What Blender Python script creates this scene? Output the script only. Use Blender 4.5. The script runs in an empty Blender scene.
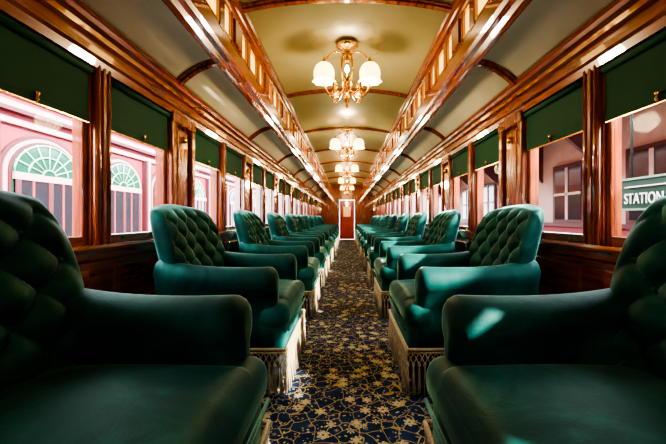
import bpy, bmesh, math, random
from mathutils import Vector, Matrix
random.seed(3)
scene = bpy.context.scene
pi = math.pi
Y0, Y1 = -2.4, 16.6
WX = 1.37

# ---------------------------------------------------------------- materials
def newmat(name):
    m = bpy.data.materials.new(name); m.use_nodes = True
    nt = m.node_tree
    b = nt.nodes['Principled BSDF']
    return m, nt, b
def N(nt, t, **kw):
    n = nt.nodes.new(t)
    for k, v in kw.items():
        setattr(n, k, v)
    return n
def ramp(nt, fac, stops, interp='LINEAR'):
    r = N(nt, 'ShaderNodeValToRGB'); r.color_ramp.interpolation = interp
    e = r.color_ramp.elements
    while len(e) < len(stops): e.new(0.5)
    for i, (p, c) in enumerate(stops):
        e[i].position = p; e[i].color = (c[0], c[1], c[2], 1)
    nt.links.new(fac, r.inputs['Fac'])
    return r.outputs['Color']
def coords(nt, scale=(1, 1, 1)):
    tc = N(nt, 'ShaderNodeTexCoord'); mp = N(nt, 'ShaderNodeMapping')
    mp.inputs['Scale'].default_value = scale
    nt.links.new(tc.outputs['Object'], mp.inputs['Vector'])
    return mp.outputs['Vector']
def noise(nt, vec, scale, detail=3, rough=.5, dist=0):
    n = N(nt, 'ShaderNodeTexNoise')
    n.inputs['Scale'].default_value = scale; n.inputs['Detail'].default_value = detail
    n.inputs['Roughness'].default_value = rough; n.inputs['Distortion'].default_value = dist
    nt.links.new(vec, n.inputs['Vector'])
    return n
def mixc(nt, fac, a, b, mode='MIX'):
    m = N(nt, 'ShaderNodeMix', data_type='RGBA', blend_type=mode)
    if isinstance(fac, (int, float)): m.inputs[0].default_value = fac
    else: nt.links.new(fac, m.inputs[0])
    for i, v in ((6, a), (7, b)):
        if isinstance(v, tuple): m.inputs[i].default_value = (v[0], v[1], v[2], 1)
        else: nt.links.new(v, m.inputs[i])
    return m.outputs[2]
def math_(nt, op, a, b=None):
    m = N(nt, 'ShaderNodeMath', operation=op)
    for i, v in ((0, a), (1, b)):
        if v is None: continue
        if isinstance(v, (int, float)): m.inputs[i].default_value = v
        else: nt.links.new(v, m.inputs[i])
    return m.outputs[0]
def bump(nt, b, h, strength=.2, dist=.01):
    bp = N(nt, 'ShaderNodeBump'); bp.inputs['Strength'].default_value = strength
    bp.inputs['Distance'].default_value = dist
    nt.links.new(h, bp.inputs['Height']); nt.links.new(bp.outputs['Normal'], b.inputs['Normal'])

def wood(name, scale, dark, mid, lite, rough=.18):
    m, nt, b = newmat(name)
    v = coords(nt, scale)
    n = noise(nt, v, 3.0, 6, .6, .6)
    c = ramp(nt, n.outputs['Fac'], [(.28, dark), (.5, mid), (.75, lite)])
    nt.links.new(c, b.inputs['Base Color'])
    b.inputs['Roughness'].default_value = rough + .07
    b.inputs['Coat Weight'].default_value = 1
    b.inputs['Coat Roughness'].default_value = .03
    b.inputs['Coat IOR'].default_value = 1.75
    return m
D, M_, L = (.09, .014, .003), (.25, .046, .008), (.42, .105, .018)
M_WOODH = wood('mahogany_h', (10, 1, 10), D, M_, L)
M_WOODV = wood('mahogany_v', (10, 10, 1), D, M_, L)
M_WOODD = wood('mahogany_dark', (8, 1, 8), (.04, .008, .003), (.12, .022, .007), (.2, .045, .012))

def simple(name, col, rough=.5, metal=0, emis=None, es=0, coat=0):
    m, nt, b = newmat(name)
    v = coords(nt); n = noise(nt, v, 9, 3)
    c = mixc(nt, n.outputs['Fac'], tuple(x * .82 for x in col), tuple(min(1, x * 1.15) for x in col))
    nt.links.new(c, b.inputs['Base Color'])
    b.inputs['Roughness'].default_value = rough; b.inputs['Metallic'].default_value = metal
    b.inputs['Coat Weight'].default_value = coat
    if emis:
        b.inputs['Emission Color'].default_value = (*emis, 1); b.inputs['Emission Strength'].default_value = es
    return m
M_BRASS = simple('brass', (.80, .50, .15), .22, 1)
M_AMBER_GLOW = simple('glowing_amber_glass', (.8, .5, .12), .2, 0, (1., .60, .12), 1.6)  # emission stands in for daylight through the clerestory panes
M_DGLASS = simple('door_glass', (.5, .3, .12), .2, 0, (1., .5, .2), .4)
M_BLIND = simple('blind_cloth', (.003, .085, .046), .8)
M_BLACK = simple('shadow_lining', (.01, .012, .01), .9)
M_SHADE = simple('shade_glass', (1, .85, .55), .3, 0, (1., .58, .18), 3.6)
M_BULB = simple('bulb', (1, .9, .7), .3, 0, (1., .8, .45), 22)

# velvet
m, nt, b = newmat('green_velvet'); M_VELVET = m
v = coords(nt, (1, 1, 1)); n = noise(nt, v, 3.6, 5, .6, 1.0); n2 = noise(nt, v, 150, 2)
c = ramp(nt, n.outputs['Fac'], [(.30, (.0015, .028, .025)), (.52, (.005, .064, .056)), (.72, (.016, .135, .115))])
nt.links.new(c, b.inputs['Base Color'])
b.inputs['Roughness'].default_value = .6
sw = ramp(nt, n.outputs['Fac'], [(.35, (.45, .45, .45)), (.65, (1, 1, 1))])
nt.links.new(sw, b.inputs['Sheen Weight']); b.inputs['Sheen Roughness'].default_value = .22
b.inputs['Sheen Tint'].default_value = (.42, .98, .86, 1)
b.inputs['Specular IOR Level'].default_value = .25
b.inputs['Specular Tint'].default_value = (.5, 1, .9, 1)
hh = math_(nt, 'ADD', math_(nt, 'MULTIPLY', n2.outputs['Fac'], .25), math_(nt, 'MULTIPLY', n.outputs['Fac'], .9))
bump(nt, b, hh, .3, .012)

m, nt, b = newmat('gold_fringe'); M_FRINGE = m
v = coords(nt, (60, 60, 8)); n = noise(nt, v, 3, 3)
c = ramp(nt, n.outputs['Fac'], [(.3, (.14, .095, .035)), (.55, (.38, .29, .14)), (.8, (.55, .45, .26))])
nt.links.new(c, b.inputs['Base Color']); b.inputs['Roughness'].default_value = .5
b.inputs['Sheen Weight'].default_value = .3

# carpet
m, nt, b = newmat('floral_carpet'); M_CARPET = m
v = coords(nt)
dn = noise(nt, v, 9, 1)
dv = N(nt, 'ShaderNodeVectorMath', operation='SCALE'); nt.links.new(dn.outputs['Color'], dv.inputs[0]); dv.inputs['Scale'].default_value = .07
av = N(nt, 'ShaderNodeVectorMath', operation='ADD'); nt.links.new(v, av.inputs[0]); nt.links.new(dv.outputs[0], av.inputs[1])
def voro(scale, feat, vec):
    q = N(nt, 'ShaderNodeTexVoronoi', feature=feat); q.inputs['Scale'].default_value = scale
    nt.links.new(vec, q.inputs['Vector']); return q
vine = voro(13, 'DISTANCE_TO_EDGE', av.outputs[0])
vm = ramp(nt, vine.outputs['Distance'], [(.02, (1, 1, 1)), (.035, (0, 0, 0))])
# eight-petalled blossoms, one per cell
fl = voro(10.5, 'F1', v)
pos = N(nt, 'ShaderNodeVectorMath', operation='SUBTRACT'); nt.links.new(v, pos.inputs[0]); nt.links.new(fl.outputs['Position'], pos.inputs[1])
px = N(nt, 'ShaderNodeSeparateXYZ'); nt.links.new(pos.outputs[0], px.inputs[0])
fa = math_(nt, 'ARCTAN2', px.outputs[1], px.outputs[0])
petal = math_(nt, 'ABSOLUTE', math_(nt, 'SINE', math_(nt, 'MULTIPLY', fa, 3.0)))
pd = math_(nt, 'SUBTRACT', fl.outputs['Distance'], math_(nt, 'MULTIPLY', petal, .17))
fm = ramp(nt, pd, [(.0, (1, 1, 1)), (.185, (1, 1, 1)), (.205, (0, 0, 0))])
fc = ramp(nt, fl.outputs['Distance'], [(.08, (1, 1, 1)), (.10, (0, 0, 0))])
fe = ramp(nt, pd, [(.09, (0, 0, 0)), (.10, (1, 1, 1)), (.125, (1, 1, 1)), (.135, (0, 0, 0))])
leaf = voro(44, 'F1', av.outputs[0])
lm = ramp(nt, leaf.outputs['Distance'], [(.26, (1, 1, 1)), (.32, (0, 0, 0))])
sep = N(nt, 'ShaderNodeSeparateColor'); nt.links.new(leaf.outputs['Color'], sep.inputs[0])
lsel = math_(nt, 'GREATER_THAN', sep.outputs[0], .42)
lmask = math_(nt, 'MULTIPLY', lm, lsel)
base = ramp(nt, dn.outputs['Fac'], [(.4, (.007, .015, .038)), (.65, (.014, .028, .062))])
leafc = ramp(nt, sep.outputs[1], [(.3, (.27, .20, .07)), (.5, (.12, .15, .09)), (.75, (.36, .30, .15))])
c1 = mixc(nt, lmask, base, leafc)
c2 = mixc(nt, vm, c1, (.30, .22, .08))
c3 = mixc(nt, fm, c2, (.42, .34, .17))
c4 = mixc(nt, fe, c3, (.10, .09, .04))
c5 = mixc(nt, fc, c4, (.03, .05, .10))
nt.links.new(c5, b.inputs['Base Color']); b.inputs['Roughness'].default_value = .95
b.inputs['Specular IOR Level'].default_value = .1
bump(nt, b, lm, .3, .004)

# painted ceiling
m, nt, b = newmat('painted_ceiling'); M_CEIL = m
v = coords(nt); n = noise(nt, v, 1.3, 3)
c = ramp(nt, n.outputs['Fac'], [(.35, (.27, .26, .13)), (.65, (.35, .335, .19))])
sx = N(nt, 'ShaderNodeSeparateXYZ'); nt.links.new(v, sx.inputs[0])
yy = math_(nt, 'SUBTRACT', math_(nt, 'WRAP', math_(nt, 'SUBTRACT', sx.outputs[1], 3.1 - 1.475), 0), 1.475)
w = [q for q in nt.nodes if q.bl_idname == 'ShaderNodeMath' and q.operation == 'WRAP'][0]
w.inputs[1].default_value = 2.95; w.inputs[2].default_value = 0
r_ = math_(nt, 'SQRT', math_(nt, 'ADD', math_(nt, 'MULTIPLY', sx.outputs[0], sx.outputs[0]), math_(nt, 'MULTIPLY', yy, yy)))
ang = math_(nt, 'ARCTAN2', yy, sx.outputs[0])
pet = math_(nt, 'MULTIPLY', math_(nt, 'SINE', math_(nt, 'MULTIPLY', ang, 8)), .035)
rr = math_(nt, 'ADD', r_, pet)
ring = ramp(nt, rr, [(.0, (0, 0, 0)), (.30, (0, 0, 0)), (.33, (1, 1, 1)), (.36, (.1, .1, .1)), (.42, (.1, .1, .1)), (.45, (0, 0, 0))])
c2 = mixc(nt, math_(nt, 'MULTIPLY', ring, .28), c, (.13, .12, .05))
nt.links.new(c2, b.inputs['Base Color']); b.inputs['Roughness'].default_value = .3
b.inputs['Coat Weight'].default_value = .4; b.inputs['Coat Roughness'].default_value = .18
m, nt, b = newmat('painted_cove'); M_COVE = m
v = coords(nt); n = noise(nt, v, 1.5, 3)
c = ramp(nt, n.outputs['Fac'], [(.35, (.60, .61, .45)), (.65, (.70, .70, .54))])
nt.links.new(c, b.inputs['Base Color']); b.inputs['Roughness'].default_value = .35
b.inputs['Coat Weight'].default_value = .3; b.inputs['Coat Roughness'].default_value = .2

# glass pane
m = bpy.data.materials.new('window_glass'); m.use_nodes = True; M_GLASS = m
nt = m.node_tree; nt.nodes.clear()
o = N(nt, 'ShaderNodeOutputMaterial'); t = N(nt, 'ShaderNodeBsdfTransparent'); g = N(nt, 'ShaderNodeBsdfGlossy')
g.inputs['Roughness'].default_value = .02; mx = N(nt, 'ShaderNodeMixShader'); mx.inputs[0].default_value = .004
nt.links.new(t.outputs[0], mx.inputs[1]); nt.links.new(g.outputs[0], mx.inputs[2]); nt.links.new(mx.outputs[0], o.inputs[0])

M_PINK = simple('pink_stucco', (.17, .018, .028), .8)
M_PALE = simple('pale_pink_paint', (.34, .16, .17), .7)
M_MAROON = simple('maroon_paint', (.06, .006, .010), .6)
M_TEAL = simple('green_paint', (.14, .28, .20), .6)
M_PANE = simple('dark_pane', (.015, .015, .02), .12)
M_GPANE = simple('green_pane', (.006, .055, .036), .12)
M_CREAM = simple('cream_paint', (.40, .27, .24), .8)
M_GROUND = simple('pavement', (.62, .58, .52), .9)
M_SIGN = simple('sign_green', (.002, .035, .022), .6)
M_WHITE = simple('sign_white', (.7, .7, .68), .5)
M_REDDOOR = simple('red_door_wood', (.42, .04, .03), .3, coat=.5)

# ---------------------------------------------------------------- mesh tools
class B:
    def __init__(s, name, mats):
        s.bm = bmesh.new(); s.name = name; s.mats = mats
    def mi(s, mat):
        if mat not in s.mats: s.mats.append(mat)
        return s.mats.index(mat)
    def box(s, a, b, mat, bev=0, seg=2):
        mi = s.mi(mat)
        lo = [min(a[i], b[i]) for i in range(3)]; hi = [max(a[i], b[i]) for i in range(3)]
        vs = [s.bm.verts.new((x, y, z)) for x in (lo[0], hi[0]) for y in (lo[1], hi[1]) for z in (lo[2], hi[2])]
        fs = [s.bm.faces.new([vs[i] for i in q]) for q in ((0, 1, 3, 2), (4, 6, 7, 5), (0, 4, 5, 1), (2, 3, 7, 6), (0, 2, 6, 4), (1, 5, 7, 3))]
        for f in fs: f.material_index = mi
        if bev:
            es = list({e for f in fs for e in f.edges})
            r = bmesh.ops.bevel(s.bm, geom=es, offset=bev, segments=seg, affect='EDGES', profile=.5, material=-1)
            for f in r['faces']: f.material_index = mi
    def rbox(s, c, h, r, mat, crown=0, steps=4, n=6):
        mi = s.mi(mat)
        def gc(H):
            i = H - r
            a = [i + r * math.tan(pi / 4 * k / steps) for k in range(steps, -1, -1)]
            neg = [-x for x in a]
            mid = [-i + 2 * i * k / n for k in range(1, n)]
            return neg + mid + a[::-1]
        gx, gy, gz = gc(h[0]), gc(h[1]), gc(h[2])
        cache = {}
        def vert(p):
            q = [max(-(h[i] - r), min(h[i] - r, p[i])) for i in range(3)]
            d = Vector([p[i] - q[i] for i in range(3)])
            if d.length > 1e-9: d = d.normalized() * r
            P = Vector(q) + d
            if P.z > 0: P.z += crown * (1 - (p[0] / h[0]) ** 2) * (1 - (p[1] / h[1]) ** 2)
            P += Vector(c)
            k = (round(P.x, 5), round(P.y, 5), round(P.z, 5))
            if k not in cache: cache[k] = s.bm.verts.new(P)
            return cache[k]
        def face(A, Bq, f):
            for i in range(len(A) - 1):
                for j in range(len(Bq) - 1):
                    vs = [vert(f(A[i], Bq[j])), vert(f(A[i + 1], Bq[j])), vert(f(A[i + 1], Bq[j + 1])), vert(f(A[i], Bq[j + 1]))]
                    u = []
                    for x in vs:
                        if x not in u: u.append(x)
                    if len(u) > 2:
                        try:
                            q = s.bm.faces.new(u); q.material_index = mi; q.smooth = True
                        except ValueError: pass
        for sg in (-1, 1):
            face(gx, gy, lambda a, b_: (a, b_, sg * h[2]))
            face(gx, gz, lambda a, b_: (a, sg * h[1], b_))
            face(gy, gz, lambda a, b_: (sg * h[0], a, b_))
    def loft(s, rings, mat, closed=True, cap=True, smooth=True):
        mi = s.mi(mat)
        R = [[s.bm.verts.new(p) for p in r] for r in rings]
        n = len(R[0])
        for i in range(len(R) - 1):
            for j in range(n if closed else n - 1):
                k = (j + 1) % n
                f = s.bm.faces.new([R[i][j], R[i][k], R[i + 1][k], R[i + 1][j]]); f.material_index = mi; f.smooth = smooth
        if cap and closed:
            for r in (R[0][::-1], R[-1]):
                f = s.bm.faces.new(r); f.material_index = mi
        return R
    def tube(s, pts, rad, mat, seg=8, cap=True):
        pts = [Vector(p) for p in pts]; rings = []
        ref = Vector((0, 0, 1))
        for i, p in enumerate(pts):
            t = (pts[min(i + 1, len(pts) - 1)] - pts[max(i - 1, 0)]).normalized()
            a = t.cross(ref)
            if a.length < .15: a = t.cross(Vector((1, 0.01, 0)))
            a.normalize(); b_ = t.cross(a)
            r = rad[i] if isinstance(rad, (list, tuple)) else rad
            rings.append([p + a * (r * math.cos(2 * pi * k / seg)) + b_ * (r * math.sin(2 * pi * k / seg)) for k in range(seg)])
        s.loft(rings, mat, True, cap)
    def lathe(s, prof, mat, c=(0, 0, 0), seg=20, ruffle=0, nr=8):
        rings = []
        for r, z in prof:
            ring = []
            for k in range(seg):
                a = 2 * pi * k / seg; rr_ = r
                if ruffle:
                    w_ = max(0, 1 - abs(z - prof[-1][1]) / (abs(prof[0][1] - prof[-1][1]) * .6))
                    rr_ = r * (1 + ruffle * w_ * math.cos(a * nr))
                ring.append((c[0] + rr_ * math.cos(a), c[1] + rr_ * math.sin(a), c[2] + z))
            rings.append(ring)
        s.loft(rings, mat, True, not ruffle)
    def prism(s, prof, y0, y1, mat, smooth=False):
        s.loft([[(p[0], y0, p[1]) for p in prof], [(p[0], y1, p[1]) for p in prof]], mat, True, True, smooth)
    def mesh(s):
        bmesh.ops.recalc_face_normals(s.bm, faces=s.bm.faces)
        me = bpy.data.meshes.new(s.name); s.bm.to_mesh(me); s.bm.free()
        for m_ in s.mats: me.materials.append(m_)
        return me
    def obj(s, parent=None, loc=(0, 0, 0), rot=0):
        o = bpy.data.objects.new(s.name, s.mesh()); scene.collection.objects.link(o)
        o.location = loc; o.rotation_euler = (0, 0, rot)
        if parent: o.parent = parent
        return o
def inst(name, me, loc, rot=0):
    o = bpy.data.objects.new(name, me); scene.collection.objects.link(o)
    o.location = loc; o.rotation_euler = (0, 0, rot); return o

# ---------------------------------------------------------------- room shell
PER = 1.78
piers = [2.72 + PER * k for k in range(-3, 8)]
posts = [p + PER / 2 for p in piers[:-1]]
PW, NW = .19, .065
Z_SILL, Z_HEAD = .93, 1.91
op = []
for i in range(len(piers) - 1):
    op.append((piers[i] + PW, posts[i] - NW)); op.append((posts[i] + NW, piers[i + 1] - PW))

b_ = B('floor', []); b_.box((-1.47, Y0, -.1), (1.47, Y1, 0), M_CARPET); b_.obj()

for s, side in ((-1, 'left'), (1, 'right')):
    w_ = B('wall_' + side, [])
    X = lambda x: s * x
    w_.box((X(WX), Y0, -.1), (X(1.47), Y1, Z_SILL), M_WOODH)
    w_.box((X(WX), Y0, Z_HEAD), (X(1.47), Y1, 2.12), M_WOODH)
    w_.box((X(WX), Y0, Z_SILL), (X(1.47), piers[0] + PW, Z_HEAD), M_WOODV)
    w_.box((X(WX), piers[-1] - PW, Z_SILL), (X(1.47), Y1, Z_HEAD), M_WOODV)
    for p in piers[1:-1]:
        w_.box((X(WX), p - PW, Z_SILL), (X(1.47), p + PW, Z_HEAD), M_WOODV)
    for p in posts:
        w_.box((X(WX), p - NW, Z_SILL), (X(1.47), p + NW, Z_HEAD), M_WOODV)
    for p in piers:
        for d in (-1, 1):
            w_.box((X(WX + .005), p + d * PW, Z_SILL + .02), (X(WX - .035), p + d * (PW - .065), Z_HEAD), M_WOODV, .012, 3)
        w_.box((X(WX + .005), p - .085, Z_SILL + .10), (X(WX - .018), p + .085, Z_HEAD - .12), M_WOODV, .012, 3)
        w_.box((X(WX + .005), p - PW, Z_HEAD - .09), (X(WX - .045), p + PW, Z_HEAD), M_WOODV, .012, 3)
        w_.lathe([(.0, -.03), (.018, -.025), (.022, 0), (.018, .025), (0, .03)], M_BRASS, (X(WX - .03), p, 1.72), 10)
    for p in posts:
        w_.tube([(X(WX - .01), p - .038, Z_SILL), (X(WX - .01), p - .038, Z_HEAD)], .022, M_WOODV, 10)
        w_.tube([(X(WX - .01), p + .038, Z_SILL), (X(WX - .01), p + .038, Z_HEAD)], .022, M_WOODV, 10)
        w_.box((X(WX), p - .014, Z_SILL), (X(WX - .03), p + .014, Z_HEAD), M_WOODV, .005)
    for a, c in op:
        w_.box((X(WX + .005), a + .02, .58), (X(WX - .018), c - .02, .81), M_WOODH, .012, 2)
        w_.box((X(WX + .005), a + .02, .16), (X(WX - .018), c - .02, .50), M_WOODH, .012, 2)
    w_.box((X(WX + .005), Y0, .525), (X(WX - .022), Y1, .555), M_WOODH, .008, 2)
    w_.obj()
    t_ = B('trim_sill_' + side, [])
    t_.prism([(X(WX), .84), (X(WX - .03), .86), (X(WX - .035), .90), (X(WX - .055), .905), (X(WX - .06), .92), (X(WX - .05), .935), (X(WX + .02), .935), (X(WX + .02), .84)], Y0, Y1, M_WOODH)
    t_.obj()
    t_ = B('baseboard_' + side, [])
    t_.prism([(X(WX), 0), (X(WX - .03), 0), (X(WX - .03), .09), (X(WX - .012), .11), (X(WX), .11)], Y0, Y1, M_WOODD)
    t_.obj()
    t_ = B('trim_cornice_' + side, [])
    t_.prism([(X(1.40), Z_HEAD - .02), (X(1.345), Z_HEAD - .02), (X(1.335), Z_HEAD + .02), (X(1.315), Z_HEAD + .03), (X(1.31), Z_HEAD + .085),
              (X(1.29), Z_HEAD + .10), (X(1.285), Z_HEAD + .125), (X(1.26), Z_HEAD + .14), (X(1.25), Z_HEAD + .16), (X(1.25), 2.10), (X(1.40), 2.12)], Y0, Y1, M_WOODH)
    t_.obj()
    t_ = B('trim_deck_beam_' + side, [])
    t_.prism([(X(.96), 2.27), (X(.965), 2.215), (X(.945), 2.19), (X(.925), 2.185), (X(.915), 2.165), (X(.88), 2.165), (X(.865), 2.19), (X(.83), 2.195), (X(.815), 2.215), (X(.815), 2.245), (X(.83), 2.255), (X(.83), 2.30), (X(.96), 2.30)], Y0, Y1, M_WOODH)
    t_.box((X(.825), Y0, 2.26), (X(.86), Y1, 2.345), M_WOODH)
    t_.box((X(.825), Y0, 2.53), (X(.86), Y1, 2.68), M_WOODH)
    t_.prism([(X(.83), 2.58), (X(.805), 2.59), (X(.80), 2.61), (X(.775), 2.625), (X(.77), 2.66), (X(.83), 2.68)], Y0, Y1, M_WOODH)
    t_.box((X(.845), Y0, 2.34), (X(.855), Y1, 2.54), M_AMBER_GLOW)
    y = 2.47 - 3 * PER; i = 0
    while y < Y1 - .2:
        if y > Y0 + .2:
            ww = .09 if i % 3 else .24
            t_.box((X(.818), y - ww / 2, 2.33), (X(.86), y + ww / 2, 2.55), M_WOODV, .006)
            if i % 3 == 0:
                t_.box((X(.805), y - .08, 2.35), (X(.82), y + .08, 2.53), M_WOODV, .006)
            for z in (2.345, 2.523):
                t_.box((X(.822), y + ww / 2 - .01, z), (X(.84), y + PER / 6 - .05, z + .008), M_BRASS)
        y += PER / 6; i += 1
    t_.obj()

# ceilings
c_ = B('ceiling', [])
n = 24
arc = [(-.83 + 1.66 * k / n, 2.735 - .09 * abs(-1 + 2 * k / n) ** 2.4) for k in range(n + 1)]
prof = arc + [(.83, 2.80), (-.83, 2.80)]
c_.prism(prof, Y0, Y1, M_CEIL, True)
def cove(t):
    return 1.27 - .31 * t, 2.09 + .165 * math.sin(t * pi / 2) ** .85
for s in (-1, 1):
    pf = [(s * cove(k / 12)[0], cove(k / 12)[1]) for k in range(13)]
    c_.prism(pf + [(s * .96, 2.32), (s * 1.27, 2.30)], Y0, Y1, M_COVE, True)
c_.box((-1.47, Y0, 2.82), (1.47, Y1, 2.86), M_WOODD)
for s in (-1, 1):
    c_.box((s * 1.47, Y0, 2.08), (s * 1.43, Y1, 2.86), M_WOODD)
c_.obj()
rb = B('trim_ceiling_ribs', [])
for p in [2.47 + PER * k for k in range(-2, 8)]:
    for wdt, dr in ((.04, .02), (.018, .032)):
        rings = []
        for k in range(n + 1):
            x, z = arc[k]
            rings.append([(x, p - wdt, z + .01), (x, p - wdt, z - dr), (x, p + wdt, z - dr), (x, p + wdt, z + .01)])
        rb.loft(rings, M_WOODH, True, True, False)
        for s in (-1, 1):
            rings = []
            for k in range(13):
                x, z = cove(k / 12)
                rings.append([(s * x, p - wdt, z + .01), (s * (x - dr * .4), p - wdt, z - dr), (s * (x - dr * .4), p + wdt, z - dr), (s * x, p + wdt, z + .01)])
            rb.loft(rings, M_WOODH, True, True, False)
rb.obj()

# end walls
e_ = B('wall_far', [])
e_.box((-1.47, Y1, -.1), (-.40, Y1 + .1, 2.86), M_WOODV)
e_.box((.40, Y1, -.1), (1.47, Y1 + .1, 2.86), M_WOODV)
e_.box((-.40, Y1, 1.98), (.40, Y1 + .1, 2.86), M_WOODV)
for s in (-1, 1):
    e_.box((s * .5, Y1 + .01, .15), (s * .85, Y1 - .03, .9), M_WOODV, .015)
    e_.box((s * .5, Y1 + .01, 1.0), (s * .85, Y1 - .03, 1.95), M_WOODV, .015)
    e_.box((s * .92, Y1 + .01, 1.0), (s * 1.25, Y1 - .03, 1.85), M_WOODV, .015)
    e_.box((s * .44, Y1 + .01, 0), (s * .38, Y1 - .05, 2.02), M_WOODV, .01)
e_.box((-.46, Y1 + .01, 1.98), (.46, Y1 - .06, 2.08), M_WOODV, .01)
e_.obj()
d_ = B('door_1', [])
d_.box((-.375, Y1 + .02, .005), (.375, Y1 + .06, 1.975), M_REDDOOR)
for a, c in ((-.33, -.03), (.03, .33)):
    d_.box((a, Y1 + .03, .15), (c, Y1 + .0, .8), M_REDDOOR, .012)
d_.box((-.30, Y1 + .03, .95), (.30, Y1 + .005, 1.8), M_REDDOOR, .012)
d_.box((-.18, Y1 + .01, 1.15), (.18, Y1 - .003, 1.65), M_DGLASS)
d_.box((.29, Y1 + .02, .98), (.33, Y1 - .04, 1.02), M_BRASS, .008)
d_.obj()
e_ = B('wall_back', [])
e_.box((-1.47, Y0 - .1, -.1), (1.47, Y0, 2.86), M_WOODV)
e_.obj()

# windows + blinds
k = 0
for s, side in ((-1, 'left'), (1, 'right')):
    for a, c in op:
        k += 1
        w_ = B('window_%d' % k, [])
        f = .035
        for (ya, yb) in ((a, a + f), (c - f, c)):
            w_.box((s * 1.385, ya, Z_SILL + .005), (s * 1.42, yb, Z_HEAD - .005), M_WOODV, .006)
        w_.box((s * 1.385, a + f, Z_SILL + .005), (s * 1.42, c - f, Z_SILL + .055), M_WOODH, .006)
        w_.box((s * 1.385, a + f, Z_HEAD - .05), (s * 1.42, c - f, Z_HEAD - .005), M_WOODH, .006)
        mid = (a + c) / 2
        for d in (-.17, .17):
            w_.box((s * 1.386, mid + d - .025, Z_SILL + .02), (s * 1.3825, mid + d + .025, Z_SILL + .04), M_BRASS)
        w_.box((s * 1.402, a + f, Z_SILL + .05), (s * 1.405, c - f, Z_HEAD - .05), M_GLASS)
        w_.obj()
        q = B('roller_blind', [])
        zb = 1.40 if c < .9 else 1.60  # unseen blinds beside and behind the camera set lower to darken the foreground
        q.box((s * 1.374, a + .012, zb), (s * 1.379, c - .012, Z_HEAD - .03), M_BLIND)
        q.box((s * 1.368, a + .012, zb - .012), (s * 1.382, c - .012, zb + .018), M_BLIND, .005)
        q.box((s * 1.369, a + .012, zb - .016), (s * 1.381, c - .012, zb - .011), M_BRASS)
        q.tube([(s * 1.362, a + .015, Z_HEAD - .045), (s * 1.362, c - .015, Z_HEAD - .045)], .018, M_BLIND, 10)
        q.lathe([(.0, -.03), (.009, -.02), (.005, 0), (.014, .01), (0, .02)], M_BRASS, (s * 1.36, mid, zb + .02), 8)
        q.obj()

# ---------------------------------------------------------------- armchair
ch = B('armchair', [])
ch.rbox((.02, 0, .35), (.42, .40, .10), .035, M_VELVET, 0, 3, 4)
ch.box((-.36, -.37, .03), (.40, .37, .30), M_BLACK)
ch.rbox((.08, 0, .495), (.375, .315, .08), .065, M_VELVET, .045, 4, 8)
ch.rbox((.365, 0, .478), (.10, .43, .085), .072, M_VELVET, .0, 4, 6)
ch.tube([(.462, -.39, .395), (.462, .39, .395)], .008, M_VELVET, 8)
U, V = 72, 72
W2, H2, T = .405, .405, .110
def backpt(u, v, side):
    kx = math.sqrt(1 - .28 * v * v) if v > 0 else math.sqrt(1 - .02 * v * v); kz = math.sqrt(1 - .22 * u * u)
    y = W2 * u * kx * (1 + .05 * v); z = H2 * v * (kz if v > 0 else 1)
    th = T * max(0, (1 - abs(u) ** 5)) ** .45 * max(0, (1 - abs(v) ** 6)) ** .45
    d = 0
    if side > 0:
        uu, vv = u / .84, (v + .1) / .94
        p = (uu * 2.0 + vv * 2.0); q_ = (uu * 2.0 - vv * 2.0)
        bulge = (abs(math.sin(pi * p)) * abs(math.sin(pi * q_))) ** .36
        fade = min(1, max(0, (.95 - abs(u)) / .12)) * min(1, max(0, (.92 - v) / .12))
        d = .062 * (bulge - .75) * fade
        x = th * .9 + d
    else:
        x = -th * .8
    x += -.185 * (v + 1) / 2 - .03 * max(0, v) ** 3 + .075 * u * u
    return (-.24 + x, y, .775 + z)
mi = ch.mi(M_VELVET)
def grid_coord(n):
    return [math.sin(pi / 2 * (-1 + 2 * i / n)) * .35 + (-1 + 2 * i / n) * .65 for i in range(n + 1)]
gu, gv = grid_coord(U), grid_coord(V)
vc = {}
def bv(i, j, sd):
    edge = i in (0, U) or j in (0, V)
    key = (i, j, 0 if edge else sd)
    if key not in vc: vc[key] = ch.bm.verts.new(backpt(gu[i], gv[j], 1 if (edge or sd > 0) else -1))
    return vc[key]
for sd in (1, -1):
    for i in range(U):
        for j in range(V):
            f = ch.bm.faces.new([bv(i, j, sd), bv(i + 1, j, sd), bv(i + 1, j + 1, sd), bv(i, j + 1, sd)]); f.material_index = mi; f.smooth = True
for a in range(-6, 7):
    for c in range(-6, 7):
        u = (a + c) / 4.0 * .84; v = (a - c) / 4.0 * .94 - .1
        if abs(u) < .86 and -.6 < v < .82:
            P = backpt(u, v, 1)
            ch.lathe([(0, -.012), (.009, -.008), (.012, 0), (.009, .008), (0, .012)], M_VELVET, (P[0] + .008, P[1], P[2]), 8)
for s in (-1, 1):
    rings = []
    st = [-.33 + .66 * k / 14 for k in range(15)] + [.350, .368, .382, .391, .394]
    kk = [1] * 15 + [.98, .90, .76, .55, .30]
    for x, k_ in zip(st, kk):
        t = (x + .33) / .72
        roll = .080 + .022 * max(0, t) ** 2
        zc = .70 + .05 * (1 - t) ** 3 - .012 * t
        sec = [(-.05, .30), (-.052, .45), (-.052, .60)]
        for g in range(15):
            an = math.radians(212 - 244 * g / 14)
            sec.append((.008 + roll * math.cos(an), zc + roll * .92 * math.sin(an)))
        sec += [(.055, .60), (.05, .45), (.045, .30)]
        cz = .66
        ring = [(x, s * (.365 + y_ * (k_ if k_ < 1 else 1)), cz + (z_ - cz) * (k_ if z_ > cz else (1 if z_ < .5 else .5 + .5 * k_))) for y_, z_ in sec]
        rings.append(ring)
    ch.loft(rings, M_VELVET, True, True, True)
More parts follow.
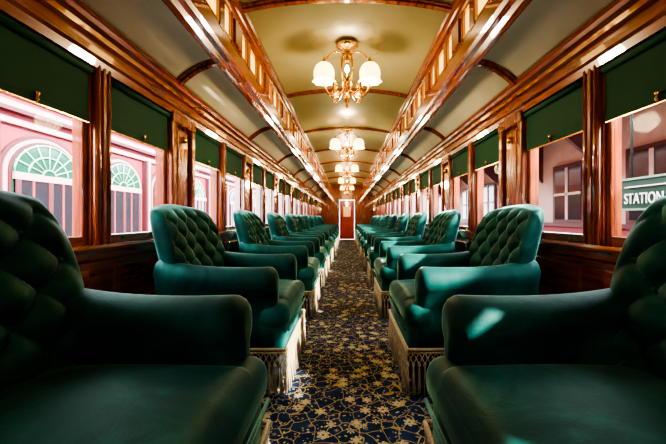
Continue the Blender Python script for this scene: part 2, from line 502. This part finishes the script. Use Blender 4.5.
def per():
    x0, x1, y0 = -.405, .455, .425
    segs = [((x1, -y0), (x1, y0)), ((x1, y0), (x0, y0)), ((x0, y0), (x0, -y0)), ((x0, -y0), (x1, -y0))]
    out = []
    for a, c in segs:
        L_ = math.hypot(c[0] - a[0], c[1] - a[1]); m2 = int(L_ / .034)
        for i in range(m2):
            out.append((a[0] + (c[0] - a[0]) * i / m2, a[1] + (c[1] - a[1]) * i / m2))
    return out
P = per(); nP = len(P)
ring = P + [P[0]]
ch.tube([(x, y, .288) for x, y in ring], .010, M_FRINGE, 6)
ch.tube([(x, y, .268) for x, y in ring], .006, M_FRINGE, 5)
for i in range(nP):
    x, y = P[i]; x2, y2 = P[(i + 1) % nP]
    mx_, my_ = (x + x2) / 2, (y + y2) / 2
    o = random.uniform(-.012, .012); o2 = random.uniform(-.012, .012)
    ch.tube([(x, y, .268), (mx_, my_, .235), (x2, y2, .200)], .0032, M_FRINGE, 4)
    ch.tube([(x2, y2, .268), (mx_, my_, .235), (x, y, .200)], .0032, M_FRINGE, 4)
    ch.lathe([(0, -.009), (.008, 0), (0, .009)], M_FRINGE, (mx_, my_, .235), 5)
    # tassel head and separate hanging strands
    ch.lathe([(0, -.014), (.007, -.012), (.010, 0), (.006, .010), (0, .014)], M_FRINGE, (x, y, .198), 6)
    for q_ in range(4):
        an = q_ * pi / 2 + random.random()
        r0, r1 = .005, random.uniform(.008, .014)
        zb = .008 + random.random() * .03
        ch.tube([(x, y, .19), (x + r0 * math.cos(an) + o * .4, y + r0 * math.sin(an) + o2 * .4, .13), (x + r1 * math.cos(an) + o, y + r1 * math.sin(an) + o2, zb)], [.003, .0038, .0034], M_FRINGE, 4)
for fx in (-.33, .37):
    for fy in (-.34, .34):
        ch.lathe([(.02, 0), (.024, .01), (.018, .04)], M_BRASS, (fx, fy, 0), 10)
chme = ch.mesh()
CX = .82
ys = [-.95, .79] + [2.41 + 1.55 * k for k in range(9)]
for i, y in enumerate(ys):
    dx = .065 if i == 1 else 0
    a = inst('armchair', chme, (-CX + dx, y, 0), math.radians(random.uniform(-3, 3) if i > 2 else 0))
    c = inst('armchair', chme, (CX - dx, y, 0), pi + math.radians(random.uniform(-3, 3) if i > 2 else 0))
    if i == 1:
        a.scale = c.scale = (1, 1.13, 1.02)

# ---------------------------------------------------------------- chandelier
q = B('chandelier', [])
q.lathe([(0, 0), (.10, 0), (.105, -.012), (.07, -.03), (.03, -.05), (.012, -.06)], M_BRASS, seg=24)
q.tube([(0, 0, -.05), (0, 0, -.36)], .011, M_BRASS, 10)
q.lathe([(.01, -.12), (.03, -.14), (.012, -.17)], M_BRASS)
q.lathe([(.010, -.28), (.028, -.30), (.045, -.34), (.052, -.38), (.035, -.43), (.018, -.46), (.030, -.49), (.018, -.53), (.010, -.56), (.018, -.575), (0, -.60)], M_BRASS)
def bez(p0, p1, p2, p3, n=12):
    return [Vector(p0) * (1 - t) ** 3 + Vector(p1) * 3 * t * (1 - t) ** 2 + Vector(p2) * 3 * t * t * (1 - t) + Vector(p3) * t ** 3 for t in [i / n for i in range(n + 1)]]
sh = B('shades', [])
for kq in range(8):
    an = kq * pi / 4
    R = Matrix.Rotation(an, 4, 'Z')
    def T_(pts): return [R @ Vector(p) for p in pts]
    if kq % 2:
        q.tube(T_(bez((.02, 0, -.07), (.085, 0, -.12), (.085, 0, -.26), (.045, 0, -.35))), .0065, M_BRASS, 6)
        q.tube(T_(bez((.04, 0, -.42), (.14, 0, -.56), (.22, 0, -.47), (.17, 0, -.41)) + bez((.17, 0, -.41), (.13, 0, -.38), (.11, 0, -.44), (.15, 0, -.45))), .008, M_BRASS, 6)
        c = R @ Vector((.17, 0, 0))
        q.lathe([(0, -.39), (.012, -.40), (.018, -.42), (.010, -.45), (.016, -.475), (0, -.51)], M_BRASS, (c.x, c.y, 0), 10)
    elif kq % 4 == 0:
        q.tube(T_(bez((.03, 0, -.42), (.14, 0, -.60), (.27, 0, -.40), (.215, 0, -.145))), .010, M_BRASS, 8)
        q.tube(T_(bez((.02, 0, -.12), (.07, 0, -.02), (.15, 0, -.06), (.205, 0, -.15))), .008, M_BRASS, 6)
        q.tube(T_(bez((.07, 0, -.47), (.09, 0, -.40), (.15, 0, -.40), (.13, 0, -.47))), .008, M_BRASS, 6)
        c = R @ Vector((.215, 0, 0))
        q.lathe([(0, -.10), (.008, -.12), (.014, -.14), (.018, -.155), (.034, -.165), (.038, -.18)], M_BRASS, (c.x, c.y, 0), 14)
        sh.lathe([(.036, -.172), (.058, -.182), (.080, -.205), (.094, -.24), (.096, -.27), (.090, -.30), (.088, -.32), (.104, -.345)], M_SHADE, (c.x, c.y, 0), 48, .08, 8)
        sh.lathe([(0, -.33), (.02, -.32), (.026, -.295), (.018, -.26), (.008, -.23), (0, -.22)], M_BULB, (c.x, c.y, 0), 12)
    else:
        q.tube(T_(bez((.03, 0, -.44), (.10, 0, -.55), (.17, 0, -.50), (.16, 0, -.40))), .008, M_BRASS, 8)
        c = R @ Vector((.16, 0, 0))
        q.lathe([(0, -.41), (.012, -.405), (.026, -.39), (.028, -.38), (.01, -.378), (.01, -.33), (0, -.325)], M_BRASS, (c.x, c.y, 0), 12)
        sh.lathe([(.008, -.33), (.018, -.315), (.020, -.295), (.010, -.27), (0, -.26)], M_BULB, (c.x, c.y, 0), 12)
chm, shm = q.mesh(), sh.mesh()
for y in [-.9] + [3.1 + 2.95 * k for k in range(5)]:
    e = bpy.data.objects.new('chandelier', None); scene.collection.objects.link(e); e.location = (0, y, 2.705)
    for nm, me in (('brass_frame', chm), ('glass_shades', shm)):
        o = inst(nm, me, (0, 0, 0)); o.parent = e
    l = bpy.data.lights.new('bulb_light', 'POINT'); l.energy = 34 if y > 0 else 18; l.color = (1, .72, .40); l.shadow_soft_size = .10
    lo = bpy.data.objects.new('bulb_light', l); scene.collection.objects.link(lo); lo.parent = e; lo.location = (0, 0, -.72)

# ---------------------------------------------------------------- outside
g = B('ground', []); g.box((-40, -40, -1.1), (40, 60, -1.0), M_GROUND); g.obj()
st = B('station_building', [])
FX = -5.0
st.box((FX, -6, -1), (FX - .3, 26, 3.6), M_PINK)
for z0, z1, d, mm in ((2.48, 2.56, .06, M_PALE), (2.66, 2.72, .10, M_MAROON), (2.72, 2.80, .10, M_PALE), (3.45, 3.6, .2, M_PALE), (-1, .3, .05, M_MAROON), (2.9, 3.35, .03, M_PALE)):
    st.box((FX - .01, -6, z0), (FX + d, 26, z1), mm)
for kq in range(-4, 11):
    yc = 5.45 + 1.8 * kq; R0 = .60; zs = 1.76
    def poly(r, off, mat, z_low):
        pts = [(yc + r * math.cos(pi * i / 20), zs + r * .85 * math.sin(pi * i / 20)) for i in range(21)] + [(yc - r, z_low), (yc + r, z_low)]
        st.loft([[(FX - .01, a, b2) for a, b2 in pts], [(FX + off, a, b2) for a, b2 in pts]], mat, True, True, False)
    poly(R0 + .16, .03, M_MAROON, -.9); poly(R0 + .10, .05, M_PALE, -.9); poly(R0 + .04, .07, M_MAROON, -.9); poly(R0, .08, M_GPANE, .5)
    for i in range(0, 9):
        an = pi * i / 8
        st.tube([(FX + .09, yc + .12 * math.cos(an), zs + .1 * math.sin(an)), (FX + .09, yc + R0 * math.cos(an), zs + R0 * .85 * math.sin(an))], .012, M_TEAL, 6)
    for r in (.12, .36, .58):
        st.tube([(FX + .09, yc + r * math.cos(pi * i / 16), zs + r * .85 * math.sin(pi * i / 16)) for i in range(17)], .014, M_TEAL, 6)
    st.box((FX, yc - R0, zs - .10), (FX + .12, yc + R0, zs), M_PALE)
    st.box((FX, yc - R0 + .02, -.9), (FX + .10, yc + R0 - .02, zs - .1), M_PANE)
    for d in (-.58, -.04, .50):
        st.box((FX, yc + d, -.9), (FX + .12, yc + d + .08, zs - .1), M_MAROON)
    for d in (-.31, .23):
        st.box((FX, yc + d, .7), (FX + .115, yc + d + .03, zs - .1), M_PINK)
    st.box((FX, yc - R0, .3), (FX + .12, yc + R0, .75), M_MAROON)
    st.box((FX, yc + .80, -.9), (FX + .12, yc + 1.0, 2.48), M_MAROON)
    st.box((FX, yc + .86, -.9), (FX + .13, yc + .94, 2.48), M_PALE)
st.obj()
dp = B('depot_building', [])
GX = 4.6
dp.box((GX, -6, -1), (GX + .3, 26, 3.2), M_CREAM)
dp.box((GX - .04, -6, -1), (GX, 26, .9), M_PINK)
dp.box((GX - .08, -6, .9), (GX, 26, .98), M_MAROON)
dp.prism([(3.2, 2.35), (3.2, 2.45), (4.8, 3.25), (4.8, 3.1)], -6, 26, M_CREAM)
for kq in range(-5, 13):
    yc = 3.0 + 1.9 * kq
    dp.box((GX - .06, yc - .48, .98), (GX, yc + .48, 2.2), M_MAROON)
    dp.box((GX - .07, yc - .40, 1.05), (GX - .05, yc + .40, 2.12), M_PANE)
    dp.box((GX - .09, yc - .03, 1.05), (GX - .06, yc + .03, 2.12), M_CREAM)
    dp.box((GX - .09, yc - .40, 1.55), (GX - .06, yc + .40, 1.60), M_CREAM)
    dp.loft([[(GX, yc + .93, 1.9), (GX - .9, yc + .93, 2.66), (GX, yc + .93, 2.9)], [(GX, yc + 1.0, 1.9), (GX - .9, yc + 1.0, 2.66), (GX, yc + 1.0, 2.9)]], M_MAROON, True, True, False)
dp.obj()
sg = bpy.data.objects.new('station_sign', None); scene.collection.objects.link(sg)
bd = B('board', [])
bd.box((3.0, 2.95, 1.16), (3.04, 3.63, 1.50), M_SIGN)
for za in (1.16, 1.48): bd.box((2.99, 2.93, za), (3.05, 3.65, za + .02), M_TEAL)
bd.box((2.985, 3.0, 1.40), (3.0, 3.55, 1.41), M_WHITE)
for ya in (3.05, 3.5):
    bd.tube([(3.02, ya, 1.49), (3.02, ya, 2.40)], .012, M_BLACK, 6)
    bd.tube([(3.01, ya, 2.40), (3.198, ya, 2.40)], .012, M_BLACK, 6)
bd.obj(sg)
tx = bpy.data.curves.new('lettering', 'FONT'); tx.body = 'STATION'; tx.size = .155; tx.extrude = .004; tx.space_character = 1.05
to = bpy.data.objects.new('lettering_curve', tx); scene.collection.objects.link(to)
bpy.context.view_layer.update()
me = bpy.data.meshes.new_from_object(to); bpy.data.objects.remove(to)
me.materials.clear(); me.materials.append(M_WHITE)
wt = max(v_.co.x for v_ in me.vertices)
for v_ in me.vertices: v_.co.x *= .44 / wt
lt = bpy.data.objects.new('lettering', me); scene.collection.objects.link(lt); lt.parent = sg
lt.matrix_world = Matrix(((0, 0, -1, 2.99), (-1, 0, 0, 3.56), (0, 1, 0, 1.23), (0, 0, 0, 1)))

# ---------------------------------------------------------------- light
wd = bpy.data.worlds.new('sky'); scene.world = wd; wd.use_nodes = True
bg = wd.node_tree.nodes['Background']; bg.inputs[0].default_value = (.86, .95, 1, 1); bg.inputs[1].default_value = 11
sl = bpy.data.lights.new('sun', 'SUN'); sl.energy = 24; sl.angle = .03; sl.color = (1, .96, .88)
so = bpy.data.objects.new('sun', sl); scene.collection.objects.link(so)
so.rotation_euler = Vector((-.72, .34, -.50)).to_track_quat('-Z', 'Y').to_euler()
so.location = (8, -4, 8)

cam = bpy.data.cameras.new('camera'); co = bpy.data.objects.new('camera', cam); scene.collection.objects.link(co)
cam.sensor_width = 36; cam.lens = 330 / 666 * 36; cam.shift_x = -14 / 666; cam.shift_y = -4 / 666
cam.clip_start = .02
co.location = (0, 0, 1.08); co.rotation_euler = (pi / 2, 0, 0)
scene.camera = co
scene.view_settings.view_transform = 'AgX'
scene.view_settings.look = 'AgX - High Contrast'
scene.view_settings.exposure = .6
